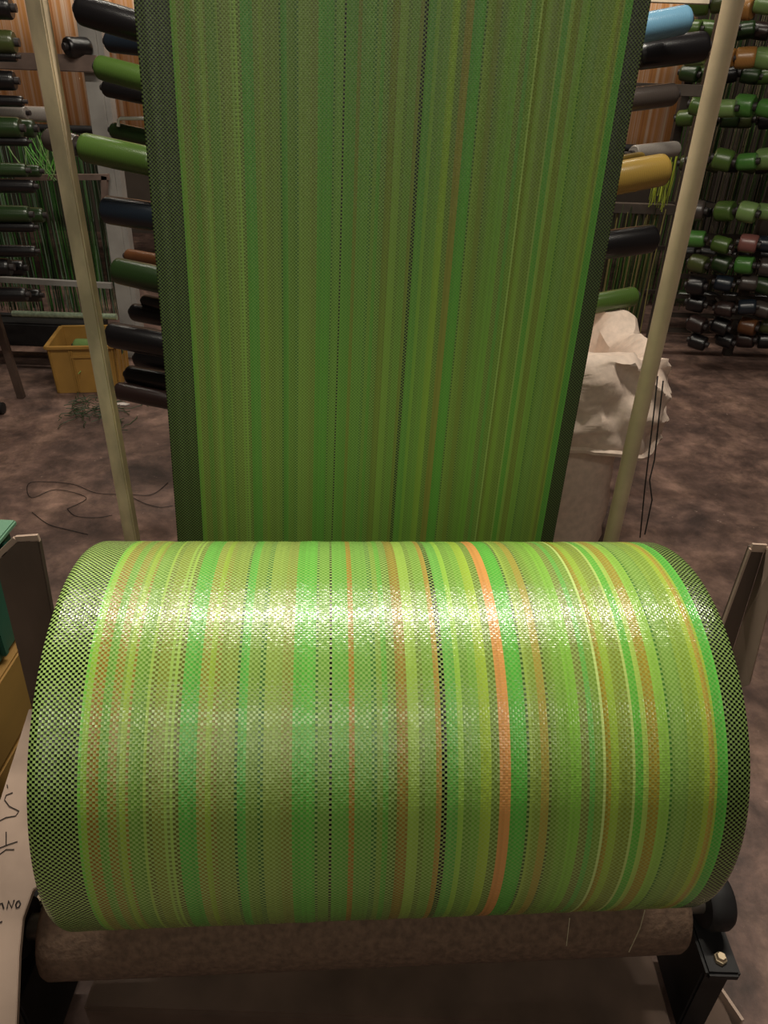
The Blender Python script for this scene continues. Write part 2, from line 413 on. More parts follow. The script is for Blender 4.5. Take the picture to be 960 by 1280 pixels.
for s, x in ((-1, -.62), (1, .66)):
    m = MB().box((x, .78, .03), (.07, .9, .06)); m.build('foot_rail', M_PAINT, stand, bevel=.004)
    m = MB().box((x + s * -.005, .98, .24), (.06, .06, .36)); m.build('leg', M_PAINT, stand, bevel=.003)
MB().box((.02, .735, .07), (1.06, .16, .13)).build('cross_beam', M_PAINT, stand, bevel=.006)
MB().box((.02, 1.16, .05), (1.22, .07, .08)).build('cross_beam', M_PAINT, stand, bevel=.006)

# pale slanting side cover with handwriting
def on_cover(px, py, lift=0.0):
    # plane z = .62 + (y-.9)*.475
    d = ray(px, py); t = (.62 - .9 * .475 - CAMH) / (d.z - .475 * d.y)
    return d * t + Vector((0, 0, CAMH)) + Vector((0, -.43, .9)) * lift
cov = empty('side_cover', on_cover(10, 1150), 'pale scuffed metal cover with handwriting beside the lower left of the roll', 'cover plate')
poly = [on_cover(x, y) for x, y in ((36, 886), (0, 1000), (-90, 1040), (-90, 1330), (18, 1330), (22, 1240), (24, 1190), (28, 1148), (41, 1112))]
poly += [Vector((-.47, on_cover(41, 1112).y + .03, on_cover(41, 1112).z + .014)), Vector((-.50, .90, .62))]
cs_ = MB().prism(poly, (0, .004, -.01)).build('cover_sheet', M_PLATE, cov, bevel=.001)
M_INK = plain('dark_marker_ink', (30, 22, 20), .7, var=.1)
def strokes(lines, name, parent, r=.0011):
    m = MB()
    for ln in lines: m.tube([on_cover(x, y, .0012) for x, y in ln], r, 5)
    m.build(name, M_INK, parent)
strokes([[(-6, 1136), (-5, 1130), (-2, 1129), (-1, 1136), (0, 1130), (3, 1129), (5, 1136)],
         [(9, 1136), (11, 1126), (15, 1135), (18, 1125)],
         [(22, 1127), (20, 1131), (21, 1135), (24, 1134), (26, 1130), (24, 1126), (22, 1127)], [(0, 1153), (3, 1152)]], 'handwriting', cs_)
strokes([[(16, 991), (8, 994), (6, 1000), (12, 1008), (24, 1014), (20, 1020), (8, 1022), (0, 1026)], [(8, 1040), (8, 1056)], [(0, 1060), (10, 1056), (22, 1052)], [(9, 981), (10, 985)], [(0, 1068), (8, 1062), (18, 1062)]], 'scribble', cs_, .0008)

# bearing blocks at both ends of the drive roller
def bearing(c, s, label):
    c = Vector(c); e = empty('bearing_block', c, label, 'bearing', 'bearing blocks of the drive roller')
    M = axis_matrix(c, AX, NN1)
    MB().lathe([(-.022, .03), (-.022, .044), (-.014, .049), (.014, .049), (.022, .044), (.022, .03)], 28, M=M).build('housing', M_DARKSTEEL, e, smooth=True)
    fl_ = MB().box(c + Vector((0, 0, -.062)), (.06, .2, .02)).build('flange', M_DARKSTEEL, e, bevel=.005)
    for sy in (-1, 1):
        p = c + Vector((0, sy * .075, -.052))
        b = MB().lathe([(0, .011), (.007, .011), (.008, .009), (.013, .007)], 6, M=Matrix.Translation(p) @ Matrix.Rotation(-math.pi / 2, 4, 'Y')).build('bolt', plain('pale_bolt', (200, 180, 150), .35, .6), fl_)
    MB().box((c.x, c.y, (c.z - .072) / 2 + .03), (.05, .17, c.z - .072 - .06)).build('pedestal', M_DARKSTEEL, e, bevel=.004)
    return e
jl = Vector((.012, .725, .347)) + AX * -.60; jr = Vector((.012, .725, .347)) + AX * .60
for px, py in ((905, 1262),):
    q = atz(px, py, .06); M_ = Matrix.Rotation(.35, 3, 'Z')
    MB().box((q.x, q.y + .03, .03), (.006, .12, .1), M_).build('angle_bracket', M_PLATE, stand); MB().box((q.x - .03, q.y + .035, -.017 + .025), (.06, .11, .006), M_).build('angle_bracket', M_PAINT, stand)
bearing(jl, -1, 'black bearing block under the left end of the big roll'); bearing(jr, 1, 'black bearing block with pale bolt under the right end of the roll')
# loose light thread ends under the roll
M_THREAD = plain('loose_pale_thread', (190, 180, 150), .5, var=.1)
for nm, pts in (('short', [(712, 1148), (710, 1165), (708, 1182)]), ('long', [(806, 1138), (800, 1160), (793, 1175), (786, 1190)])):
    o = MB().tube([at(x, y, .60) for x, y in pts], .0007, 5).build('loose_thread', M_THREAD)
    tag(o, {'short': 'short pale thread hanging straight from the roll underside', 'long': 'longer curved pale thread hanging near right end of roll'}[nm], 'thread', 'threads under the roll')

# ------------------------------------------------------------------ two poles
M_POLE = plain('beige_painted_pole', (196, 174, 146), .5, var=.12, scale=14, bump=.05)
M_POLE2 = plain('beige_chipped_pole', (206, 186, 158), .6, var=.3, scale=22, bump=.1, stretch=(1, 1, .4))
o = MB().bar((-.6153, 1.5, 0), (-.6153, 1.5, 3.0), .03, .03).build('square_pole', M_POLE2, bevel=.003)
tag(o, 'chipped beige square upright pole left of the green sheet', 'pole', 'poles beside the sheet')
o = MB().tube([(.552, 1.5, 0), (.552, 1.5, 3.0)], .0178, 24).build('round_pole', M_POLE, smooth=True)
tag(o, 'smooth beige round upright pole right of the green sheet', 'pole', 'poles beside the sheet')

# ------------------------------------------------------------------ bobbins
def yarn_mat(name, col, rough=.3):
    if name in MATS: return MATS[name]
    m, nt, b = principled(name); L = nt.links.new
    tc = N(nt, 'ShaderNodeTexCoord'); wv = N(nt, 'ShaderNodeTexWave', wave_type='BANDS', bands_direction='X')
    wv.inputs['Scale'].default_value = 60; wv.inputs['Distortion'].default_value = 3; wv.inputs['Detail'].default_value = 2
    L(tc.outputs['Object'], wv.inputs['Vector'])
    r = N(nt, 'ShaderNodeValToRGB'); c = lin(col)
    r.color_ramp.elements[0].color = tuple(v * .7 for v in c[:3]) + (1,); r.color_ramp.elements[1].color = c
    L(wv.outputs['Fac'], r.inputs['Fac']); L(r.outputs[0], b.inputs['Base Color'])
    bp = N(nt, 'ShaderNodeBump'); bp.inputs['Strength'].default_value = .12; bp.inputs['Distance'].default_value = .002
    L(wv.outputs['Fac'], bp.inputs['Height']); L(bp.outputs[0], b.inputs['Normal'])
    b.inputs['Roughness'].default_value = rough
    b.inputs['Specular IOR Level'].default_value = .6
    MATS[name] = m; return m
YC = {'green': (72, 98, 42), 'bright green': (74, 126, 56), 'pale green': (112, 140, 82), 'dark green': (38, 58, 28), 'olive': (66, 74, 38),
      'black': (20, 18, 20), 'blue': (104, 148, 176), 'navy': (28, 36, 46), 'yellow': (150, 122, 58), 'orange': (164, 116, 62), 'brown': (96, 60, 36),
      'grey': (66, 58, 54), 'white': (160, 152, 146), 'pink': (130, 84, 78), 'dark brown': (44, 30, 28)}
M_CORE = plain('plastic_bobbin_tube', (46, 40, 40), .5, var=.2)
BOB = {}
def bobbin_meshes(colour, r, ln):
    k = (colour, round(r, 3), round(ln, 3))
    if k not in BOB:
        prof = [(-ln / 2, r * .4), (-ln / 2, r * .86), (-ln / 2 + .006, r * .97), (-ln / 2 + .016, r), (0, r * 1.02), (ln / 2 - .016, r), (ln / 2 - .006, r * .97), (ln / 2, r * .86), (ln / 2, r * .4)]
        y = MB().lathe(prof, 22).mesh('yarn_winding', smooth=True); y.materials.append(yarn_mat('yarn_' + colour.replace(' ', '_'), YC[colour]))
        t = MB().lathe([(-ln / 2 - .018, r * .30), (-ln / 2 - .018, r * .38), (ln / 2 + .018, r * .38), (ln / 2 + .018, r * .30)], 14).mesh('core_tube', smooth=True)
        t.materials.append(M_CORE); BOB[k] = (y, t)
    return BOB[k]
def bobbin(p, axis, colour, r, ln, label, group):
    e = empty('yarn_bobbin', p, label, 'bobbin', group)
    ax = Vector(axis).normalized()
    e.rotation_euler = ax.to_track_quat('X', 'Z').to_euler()
    y, t = bobbin_meshes(colour, r, ln)
    link('yarn_winding', y, None, e); link('core_tube', t, None, e)
    return e
def bobbin_px(p1, Y1, p2, colour, hpx, label, group, rack, post, ln=.2):
    """visible end at pixel p1 (depth Y1), axis through pixel p2 a little nearer; spindle runs on to the rack post"""
    A = at(p1[0], p1[1], Y1); B = at(p2[0], p2[1], Y1 - .05)
    d = (B - A); d.normalize(); depth = (A - Vector((0, 0, CAMH))).dot(FW); r = hpx / 2 * depth / FPX
    o = bobbin(A + d * ln / 2, d, colour, r, ln, label, group)
    E_ = A + d * (ln + .015); T = Vector((post[0], post[1], E_.z))
    MB().tube([A + d * .02, E_, T], .006, 8).build('spindle', M_RACK, rack, smooth=True)
    return o
M_RACK = plain('dark_rack_steel', (60, 52, 46), .6, .3, var=.3)
def near_rack(px, Y, label):
    q = at(px, 330, Y); e = empty('spindle_rack', (q.x, Y, 0), label, 'rack')
    MB().box((q.x, Y, 1.1), (.05, .05, 2.2)).build('post', M_RACK, e, bevel=.003)
    MB().box((q.x, Y, .02), (.2, .2, .03)).build('foot_plate', M_RACK, e, bevel=.003)
    return e, (q.x, Y)
RKL, PTL = near_rack(300, 2.62, 'dark spindle rack hidden behind the left half of the green sheet')
RKR, PTR = near_rack(640, 3.05, 'dark spindle rack hidden behind the right half of the green sheet')
GL = 'bobbins left of the sheet'
for p1, Y1, p2, col, h, lab in (
    ((100, 12), 2.9, (175, 34), 'black', 34, 'black bobbin at the top left against the green sheet edge'),
    ((136, 52), 3.1, (176, 56), 'navy', 24, 'dark blue-grey bobbin beside the top left of the sheet'),
    ((124, 84), 2.8, (176, 98), 'green', 28, 'green bobbin next to the grey post, just below the dark blue-grey one'),
    ((132, 110), 2.95, (178, 119), 'black', 20, 'black bobbin under the upper green one left of sheet'),
    ((142, 163), 2.9, (180, 172), 'dark green', 20, 'dark green bobbin half hidden behind the large bright one'),
    ((104, 184), 2.7, (182, 201), 'green', 34, 'large glossy green bobbin crossing the grey post'),
    ((133, 262), 2.75, (186, 270), 'navy', 34, 'blue-black bobbin at mid height left of the sheet'),
    ((160, 320), 2.95, (192, 326), 'brown', 18, 'orange-brown bobbin behind the lower dark green one'),
    ((146, 338), 2.75, (192, 348), 'dark green', 32, 'dark green bobbin above the yellow crate beside the sheet'),
    ((181, 376), 2.9, (200, 380), 'black', 16, 'small black bobbin nearest the sheet above the crate'),
    ((167, 390), 2.9, (200, 396), 'black', 22, 'black bobbin just right of the grey post foot'),
    ((138, 418), 2.7, (203, 430), 'black', 32, 'long glossy black bobbin in front of the yellow crate'),
    ((172, 448), 2.85, (205, 454), 'black', 22, 'black bobbin right of the yellow crate side'),
    ((161, 468), 2.75, (206, 476), 'black', 24, 'black bobbin below the crate rim beside the sheet'),
    ((147, 488), 2.7, (207, 500), 'dark brown', 22, 'lowest brown-black bobbin beside the left sheet edge')):
    bobbin_px(p1, Y1, p2, col, h, lab, GL, RKL, PTL, ln=.26)
GR_ = 'bobbins right of the sheet'
for p1, Y1, p2, col, h, lab in (
    ((858, 24), 2.75, (800, 36), 'blue', 32, 'light blue bobbin at the top right of the sheet'),
    ((880, 58), 2.9, (800, 68), 'black', 34, 'black bobbin right under the light blue one'),
    ((842, 118), 2.8, (795, 124), 'grey', 26, 'grey bobbin crossing the orange cloth on the right'),
    ((830, 212), 2.75, (776, 222), 'yellow', 38, 'mustard yellow bobbin right of the sheet'),
    ((802, 198), 2.95, (776, 203), 'yellow', 16, 'smaller yellow bobbin tucked behind the mustard one'),
    ((845, 186), 3.1, (826, 188), 'white', 18, 'small pinkish-white bobbin above the mustard one'),
    ((816, 298), 2.8, (765, 305), 'black', 34, 'black bobbin right of the sheet below the mustard one'),
    ((793, 370), 2.8, (750, 378), 'green', 24, 'single green bobbin just above the white sack')):
    bobbin_px(p1, Y1, p2, col, h, lab, GR_, RKR, PTR, ln=.24)

# left edge rack of dark bobbins: right-hand ends show at the picture edge
GE = 'dark bobbins at the left edge'
RKE = empty('spindle_rack', (-2.55, 3.55, 0), 'dark spindle rack just outside the left picture edge', 'rack')
MB().box((-2.55, 3.5, 1.1), (.05, .05, 2.2)).build('post', M_RACK, RKE); MB().box((-2.55, 3.78, 1.1), (.05, .05, 2.2)).build('post', M_RACK, RKE)
ords = ['first', 'second', 'third', 'fourth', 'fifth', 'sixth', 'seventh', 'eighth', 'ninth', 'tenth', 'eleventh', 'twelfth', 'thirteenth', 'fourteenth']
edge_rows = [(10, 18, 'black', 26), (53, 22, 'olive', 26), (71, 24, 'black', 12), (101, 22, 'black', 22), (127, 32, 'black', 13), (160, 29, 'dark green', 24), (177, 38, 'black', 11),
             (213, 36, 'dark green', 16), (233, 46, 'black', 16), (268, 40, 'dark green', 20), (284, 46, 'black', 12), (314, 48, 'black', 14), (334, 16, 'black', 22), (368, 36, 'black', 18)]
for k, (y, x, col, h) in enumerate(edge_rows):
    A = at(x, y, 3.5); d = Vector((-1, -.12, 0)).normalized(); r = h / 2 * (A - Vector((0, 0, CAMH))).dot(FW) / FPX
    bobbin(A + d * .12, d, col, r, .22, '%s bobbin at the left picture edge, %s from the top' % (col, ords[k]), GE)
    MB().tube([A + d * .02, A + d * .25, (-2.55, 3.5, A.z)], .006, 8).build('spindle', M_RACK, RKE, smooth=True)
    if k in (5, 7, 9, 12, 13):
        A = at(x + 17, y + 1, 3.78)
        MB().tube([A + d * .02, A + d * .25, (-2.55, 3.78, A.z)], .006, 8).build('spindle', M_RACK, RKE, smooth=True)
        bobbin(A + d * .12, d, col, r * .95, .22, '%s bobbin just behind the %s left-edge bobbin from the top' % (col, ords[k]), GE)

# ------------------------------------------------------------------ right creel full of bobbins
creel = empty('yarn_creel', (2.3, 4.75, 0), 'dark steel yarn rack behind the right pole', 'rack')
GC = 'bobbins on the right rack'
rowdef = [  # y at x=930 in the photo, bobbin colours left to right
    (8, ['green', 'olive', 'orange', 'pale green']), (70, ['pale green', 'orange', 'orange', 'pale green']), (135, ['green', 'pale green', 'bright green', 'bright green']),
    (200, ['green', 'green', 'bright green', 'pale green']), (264, ['grey', 'green', 'pale green', 'pale green']), (303, ['bright green', 'green', 'pink', 'navy']),
    (330, ['olive', 'dark green', 'bright green', 'grey']), (356, ['black', 'navy', 'grey', 'dark green']), (382, ['black', 'dark brown', 'navy', 'grey']),
    (406, ['dark brown', 'black', 'brown', 'olive']), (430, ['black', 'black', 'dark brown', 'black'])]
rnd = random.Random(5)
YCR = 4.6
for ri, (yy, cols) in enumerate(rowdef):
    zr = max(.16, at(930, yy, YCR).z)
    MB().bar((1.70, YCR + .17, zr), (2.95, YCR + .17, zr), .025, .025).build('rail', M_RACK, creel)
    for ci, x in enumerate((872, 905, 932, 958)):
        P = at(x + rnd.uniform(-4, 4), yy, YCR + rnd.uniform(-.07, .03)); P.z = zr + rnd.uniform(-.012, .012)
        ax = Vector((.82, -.5 + rnd.uniform(-.35, .2), rnd.uniform(-.16, .16)))
        rr = rnd.choice((.044, .05, .056)) if ri < 5 else rnd.choice((.046, .052))
        bobbin(P, ax, cols[ci], rr, .098, '%s bobbin on right rack, %s row from top, %s from the left' % (cols[ci], ords[ri], ords[ci]), GC)
        MB().tube([P, (P.x + .03, YCR + .17, zr)], .006, 6).build('spindle', M_RACK, creel)
for ri in range(8):
    zr = at(930, 38 + ri * 56, 5.05).z
    if zr < .2: continue
    MB().bar((1.70, 5.17, zr), (3.05, 5.17, zr), .025, .025).build('rail', M_RACK, creel)
    for ci, x in enumerate((862, 886, 910, 934, 956)):
        P = at(x + rnd.uniform(-5, 5), 38 + ri * 56, 5.05); P.z = zr
        col = rnd.choice(['dark green', 'black', 'green', 'olive', 'dark brown', 'black'])
        bobbin(P, Vector((.8, -.5 + rnd.uniform(-.3, .3), rnd.uniform(-.2, .2))), col, .045, .1, '%s bobbin deep in right rack, %s rear row down, %s from left' % (col, ords[ri], ords[ci]), 'bobbins deep in the right rack')
        MB().tube([P, (P.x + .03, 5.17, zr)], .006, 6).build('spindle', M_RACK, creel)
for x in (1.75, 2.95): MB().box((x, 5.21, 1.2), (.05, .05, 2.4)).build('post', M_RACK, creel)
for x in (1.72, 2.25, 2.9):
    MB().box((x, YCR + .19, 1.2), (.05, .05, 2.4)).build('post', M_RACK, creel)
# second row of posts deeper, with a darker backdrop of hanging yarns
def yarn_curtain(name, x0, x1, Y, z0, z1, n, cols, label, r=.0022, slant=0.0, seed=1):
    rn = random.Random(seed); m = MB(); idx = []
    for k in range(n):
        x = rn.uniform(x0, x1); yv = Y + rn.uniform(-.05, .05); s = rn.uniform(-1, 1) * slant
        top = (x + s, yv, z1 + rn.uniform(-.02, .02)); bot = (x, yv + rn.uniform(-.03, .03), z0 + rn.uniform(0, .06)); mid = ((top[0] + bot[0]) / 2 + rn.uniform(-.008, .008), yv, (top[2] + bot[2]) / 2)
        f0 = len(m.f); m.tube([top, mid, bot], r * rn.uniform(.6, 1.4), 4, caps=False); idx += [rn.randrange(len(cols))] * (len(m.f) - f0)
    me = m.mesh(name)
    for c in cols: me.materials.append(plain('strand_%d_%d_%d' % c, c, .4, var=.2))
    me.polygons.foreach_set('material_index', idx)
    o = link(name, me); tag(o, label, 'yarn', kind='stuff'); return o
p, q = at(815, 300, 5.35), at(985, 300, 5.35)
yarn_curtain('hanging_yarns', p.x, q.x, 5.35, .15, 2.2, 200, [(70, 120, 50), (40, 60, 32), (150, 140, 110), (30, 30, 24)], 'green and pale yarn strands hanging behind the right rack', seed=4)
p, q = at(735, 400, 3.42), at(800, 400, 3.42)
yarn_curtain('hanging_yarns', p.x, q.x, 3.42, at(760, 425, 3.42).z, at(842, 262, 3.4).z, 60, [(60, 92, 40), (36, 50, 28), (120, 110, 70)], 'dark green yarn strands above the white sack', seed=6)
yarn_curtain('hanging_yarns', at(812, 250, 3.3).x, at(838, 250, 3.3).x, 3.3, at(820, 262, 3.3).z, at(836, 196, 3.3).z, 26, [(140, 150, 50), (110, 120, 44)], 'yellow-green yarn strands under the mustard bobbin', seed=8)
def right_bar(px, py, Y, wx, wy, mat, x0=None):
    b = at(px, py, Y); a = Vector((PTR[0], PTR[1] - .04, b.z))
    MB().bar(Vector((a.x, Y, b.z)), b, wx, wy).build('cross_bar', mat, RKR, bevel=.002)
    MB().bar(a, Vector((a.x, Y, b.z)), .02, .02).build('bar_bracket', M_RACK, RKR)
    return b.z
right_bar(886, -1, 3.0, .03, .03, plain('cream_bar', (206, 190, 168), .5))
right_bar(885, 114, 3.3, .05, .04, M_RACK)
right_bar(842, 262, 3.4, .04, .04, M_RACK)
right_bar(836, 196, 3.3, .02, .02, M_RACK)
# ------------------------------------------------------------------ left rack, yarns, rods
M_POST = plain('pale_grey_post', (150, 146, 142), .5, .1, var=.2, scale=6)
M_BARM = plain('brownish_bar', (110, 92, 84), .6, .1, var=.25)
rack = empty('yarn_rack', (at(130, 200, 4.35).x, 4.35, 0), 'pale grey upright rack with brown cross bars at the left', 'rack')
pa, pb = at(106, 0, 4.35), at(150, 400, 4.35)
MB().bar((pa.x, 4.35, 2.4), (pb.x + .04, 4.35, 0), .085, .03, up=(0, 1, 0)).build('post', M_POST, rack, bevel=.003)
MB().bar((pa.x + .055, 4.39, 2.4), (pb.x + .095, 4.39, 0), .03, .08, up=(0, 1, 0)).build('post_flange', M_POST, rack, bevel=.003)
MB().bar(at(-20, 75, 4.29), at(122, 80, 4.29), .03, .075).build('cross_bar', M_BARM, rack, bevel=.004)
MB().bar(at(20, 222, 4.29), at(136, 221, 4.29), .03, .028).build('cross_bar', M_BARM, rack)
MB().bar(at(131, 220, 4.29), at(131, 262, 4.29), .03, .03).build('bracket', M_BARM, rack)
MB().bar(at(-20, 348, 4.35), at(140, 357, 4.35), .03, .03).build('cross_bar', M_POST, rack)
p, q = at(-30, 250, 4.6), at(140, 250, 4.6)
yarn_curtain('hanging_yarns', p.x, q.x, 4.6, at(60, 395, 4.6).z, at(60, 168, 4.6).z, 190, [(64, 120, 50), (36, 66, 34), (90, 130, 80), (24, 30, 22), (120, 140, 120)], 'dark green yarn strands behind the left pole', slant=.02, seed=2)
p, q = at(30, 200, 4.3), at(70, 200, 4.3)
yarn_curtain('hanging_yarns', p.x, q.x, 4.3, at(50, 225, 4.3).z, at(50, 165, 4.3).z, 30, [(100, 170, 70), (130, 160, 100)], 'small bunch of brighter green yarn left of the pole', slant=.15, seed=9)
M_SHINY = plain('shiny_wrapped_rod', (170, 186, 160), .22, .5, var=.3, scale=60)
o = MB().tube([at(16, 392, 4.18), at(146, 396, 4.18)], .018, 14).build('wrapped_rod', M_SHINY, smooth=True); tag(o, 'shiny pale horizontal rod above the yellow crate', 'rod')
o = MB().bar(at(-60, 408, 4.3), at(130, 416, 4.3), .2, .14).build('machine_beam', M_DARKSTEEL, bevel=.01); tag(o, 'black machine beam behind the crate at left', 'beam')
ft = atz(27, 497, 0)
o = MB().bar((ft.x, ft.y, 0), (ft.x - .035, ft.y, at(16, 380, ft.y).z), .035, .035).build('stand_leg', plain('brown_leg', (74, 58, 50), .6), bevel=.002); tag(o, 'thin brown steel leg standing left of the yellow crate', 'leg')
o = MB().tube([at(148, 158, 2.85), at(148, 150, 2.85), at(151, 148, 2.85), at(178, 148, 2.85), at(186, 150, 2.85)], .006, 8).build('wire_guide', plain('white_wire', (220, 214, 204), .4), smooth=True); tag(o, 'white bent wire guide above the large glossy green bobbin', 'wire guide')
bobbin(at(97, 59, 4.29), Vector((-.6, -.8, 0)), 'black', .045, .12, 'black bobbin standing on the brown cross bar before orange cloth', 'bobbins on the left rack')
bobbin(at(52, 143, 4.2), Vector((1, -.1, 0)), 'white', .035, .2, 'white bobbin below the orange cloth behind the left pole', 'bobbins on the left rack')
bobbin(at(8, 140, 3.9), Vector((1, -.1, 0)), 'white', .03, .2, 'white bobbin at the left picture edge below the orange cloth', 'bobbins on the left rack')
bobbin_px((60, 174), 2.74, (104, 184), 'grey', 26, 'grey bobbin between the left pole and the large glossy green bobbin', 'bobbins on the left rack', RKL, PTL, ln=.12)

# ------------------------------------------------------------------ far orange cloth
def orange_material():
    m, nt, b = principled('orange_striped_cloth'); L = nt.links.new
    tc = N(nt, 'ShaderNodeTexCoord'); sx = N(nt, 'ShaderNodeSeparateXYZ'); L(tc.outputs['Object'], sx.inputs[0])
    n1 = N(nt, 'ShaderNodeTexNoise', noise_dimensions='1D'); n1.inputs['Scale'].default_value = 22; n1.inputs['Detail'].default_value = 6; n1.inputs['Roughness'].default_value = .75
    L(sx.outputs[0], n1.inputs['W'])
    r = N(nt, 'ShaderNodeValToRGB'); L(n1.outputs['Fac'], r.inputs['Fac']); e = r.color_ramp.elements
    e[0].position = .28; e[0].color = lin((176, 112, 70)); e[1].position = .63; e[1].color = lin((250, 222, 196))
    for pos, c in ((.36, (214, 146, 98)), (.44, (226, 160, 92)), (.52, (232, 178, 140))):
        k = e.new(pos); k.color = lin(c)
    L(r.outputs[0], b.inputs['Base Color']); b.inputs['Roughness'].default_value = .5
    return m
YO = 5.6; zb = at(110, 158, YO).z; xl, xr = at(-60, 160, YO).x, at(868, 90, YO).x
m = MB(); vv = []; n = 160
for j in range(2):
    for i in range(n + 1):
        u = i / n; vv.append((lerp(xl, xr, u), YO + .004 * noise.noise(Vector((u * 60, 0, 0))), (zb, 2.6)[j]))
m.add(vv, [(i, i + 1, n + 2 + i, n + 1 + i) for i in range(n)])
ol = empty('orange_cloth', ((xl + xr) / 2, YO, zb), 'orange and brown striped cloth hanging far behind the green sheet', 'fabric')
oc = m.build('cloth_sheet', orange_material(), ol, smooth=True); sm = oc.modifiers.new('t', 'SOLIDIFY'); sm.thickness = .002
MB().tube([(xl, YO, zb - .02), (xr, YO, zb - .02)], .025, 12).build('bottom_bar', M_DARKSTEEL, ol, smooth=True)

# ------------------------------------------------------------------ yellow crate
M_CRATE = plain('yellow_plastic_crate', (156, 118, 58), .45, var=.18, scale=6)
A = atz(72, 492, 0); B = atz(150, 490, 0)
ex = (B - A).normalized(); ey = Vector((-ex.y, ex.x, 0)); Lx = (B - A).length; Ly = .34; Hc = .26; fl = .025
crate = empty('plastic_crate', A + ex * Lx / 2 + ey * Ly / 2, 'yellow plastic crate holding pale green bobbins on the floor', 'crate')
def crw(u, v, z, out=0.0):
    k = 1 + out; return A + ex * (Lx / 2 + (u - .5) * Lx * k) + ey * (Ly / 2 + (v - .5) * Ly * k) + Vector((0, 0, z))
t = .008
def wall_poly(c0, c1, name):
    a, b, c, d = crw(*c0, .004), crw(*c1, .004), crw(*c1, Hc, .04), crw(*c0, Hc, .04)
    nrm = (crw(.5, .5, .1) - (a + b) / 2); nrm.z = 0; nrm.normalize()
    return MB().prism([a, b, c, d], nrm * t).build(name, M_CRATE, crate)
w_f = wall_poly((0, 0), (1, 0), 'side_wall'); w_r = wall_poly((1, 0), (1, 1), 'side_wall'); wall_poly((1, 1), (0, 1), 'side_wall'); wall_poly((0, 1), (0, 0), 'side_wall')
MB().prism([crw(0, 0, .002), crw(1, 0, .002), crw(1, 1, .002), crw(0, 1, .002)], (0, 0, .008)).build('base', M_CRATE, crate)
m = MB(); cs = [crw(0, 0, Hc, .055), crw(1, 0, Hc, .055), crw(1, 1, Hc, .055), crw(0, 1, Hc, .055)]
for a, b in zip(cs, cs[1:] + cs[:1]): m.bar(a, b, .022, .016)
m.build('rim', M_CRATE, crate, bevel=.002)
for u in (.33, .36, .66, .97, .03):
    m = MB().bar(crw(u, -.004, .01), crw(u, -.004, Hc - .01, .04), .008, .008, up=(0, 1, 0)); m.build('rib', M_CRATE, w_f)
for v in (.1, .4, .7, .95):
    m = MB().bar(crw(1.004, v, .01), crw(1.004, v, Hc - .01, .04), .008, .008, up=(1, 0, 0)); m.build('rib', M_CRATE, w_r)
MB().bar(crw(.33, -.005, Hc * .8, .035), crw(.70, -.005, Hc * .8, .035), .008, .012).build('rib', M_CRATE, w_f)
for k, (u, v, dz) in enumerate(((.3, .25, .17), (.62, .3, .18), (.45, .6, .19), (.8, .65, .17))):
    bobbin(crw(u, v, dz), ex * .8 + ey * (.5 - .35 * k), 'pale green', .045, .13, 'pale green bobbin inside the yellow crate, %s from the left' % ords[(0, 2, 1, 3)[k]], 'bobbins in the crate')
M_FILL = plain('green_yarn_waste', (120, 150, 80), .7, var=.5, scale=30)
rn = random.Random(12); m = MB()
for k in range(60):
    p0 = crw(rn.uniform(.1, .9), rn.uniform(.1, .9), rn.uniform(.015, .13)); pts = [p0]
    for q in range(4):
        pts.append(pts[-1] + Vector((rn.uniform(-.03, .03), rn.uniform(-.03, .03), rn.uniform(-.008, .008))))
    m.tube(pts, .003, 4, caps=False)
o = m.build('yarn_waste', M_FILL); tag(o, 'tangled green yarn waste lying inside the yellow crate', 'yarn waste', kind='stuff')

# ------------------------------------------------------------------ white woven sack
M_SACK = plain('white_woven_sack', (226, 204, 188), .65, var=.1, scale=40, bump=.2)
sack = empty('bulk_sack', (.56, 2.52, 0), 'large crumpled white woven sack with folded top behind the right pole', 'sack')
def nvec(p):
    return Vector((noise.noise(p), noise.noise(p + Vector((31.7, 5.3, 11.1))), noise.noise(p + Vector((-17.9, 23.3, 47.7)))))
def sack_ring(cx, cy, hx, hy, z, amp, n=120, seed=0, zvar=0.0):
    out = []
    for k in range(n):
        a = 2 * math.pi * k / n; c, s = math.cos(a), math.sin(a); e = .62
        x = cx + hx * math.copysign(abs(c) ** e, c); y = cy + hy * math.copysign(abs(s) ** e, s)
        rg = 1 - 2 * abs(noise.noise(Vector((x * 6 + seed, y * 6, z * 9 + x * 5))))
        nv = Vector((c, s, .3)) * rg * amp * .7 + nvec(Vector((x * 4.5, y * 4.5, z * 5 + seed))) * amp + nvec(Vector((x * 13, y * 13, z * 14 + seed))) * amp * .45
        zz_ = z + zvar * noise.noise(Vector((c * 1.6, s * 1.6, seed + 4)))
        out.append(Vector((x + nv.x, y + nv.y, max(.003, zz_ + nv.z * .6))))
    return out
def skin(rings, name, parent, mat, thick=.003):
    n = len(rings[0]); m = MB(); vv = [p for r in rings for p in r]
    ff = [(j * n + k, j * n + (k + 1) % n, (j + 1) * n + (k + 1) % n, (j + 1) * n + k) for j in range(len(rings) - 1) for k in range(n)]
    m.add(vv, ff); o = m.build(name, mat, parent, smooth=True)
    return o
body = [sack_ring(.56, 2.52, .20, .20, .004, 0), sack_ring(.56, 2.52, .25, .26, .004, .004)]
for k in range(1, 13):
    z = .05 * k; body.append(sack_ring(.56, 2.52, .265 + .01 * math.sin(k * .5), .28, z, .014, seed=1))
skin(body, 'sack_body', sack, M_SACK)
cuff = []
for k in range(34):
    t_ = k / 33
    z = .50 + .30 * t_; bul = math.sin(t_ * math.pi * .8 + .5) * .05
    cuff.append(sack_ring(.61, 2.52, .31 + bul, .31 + bul * .6, z, .034 + .016 * t_, seed=2, zvar=.07))
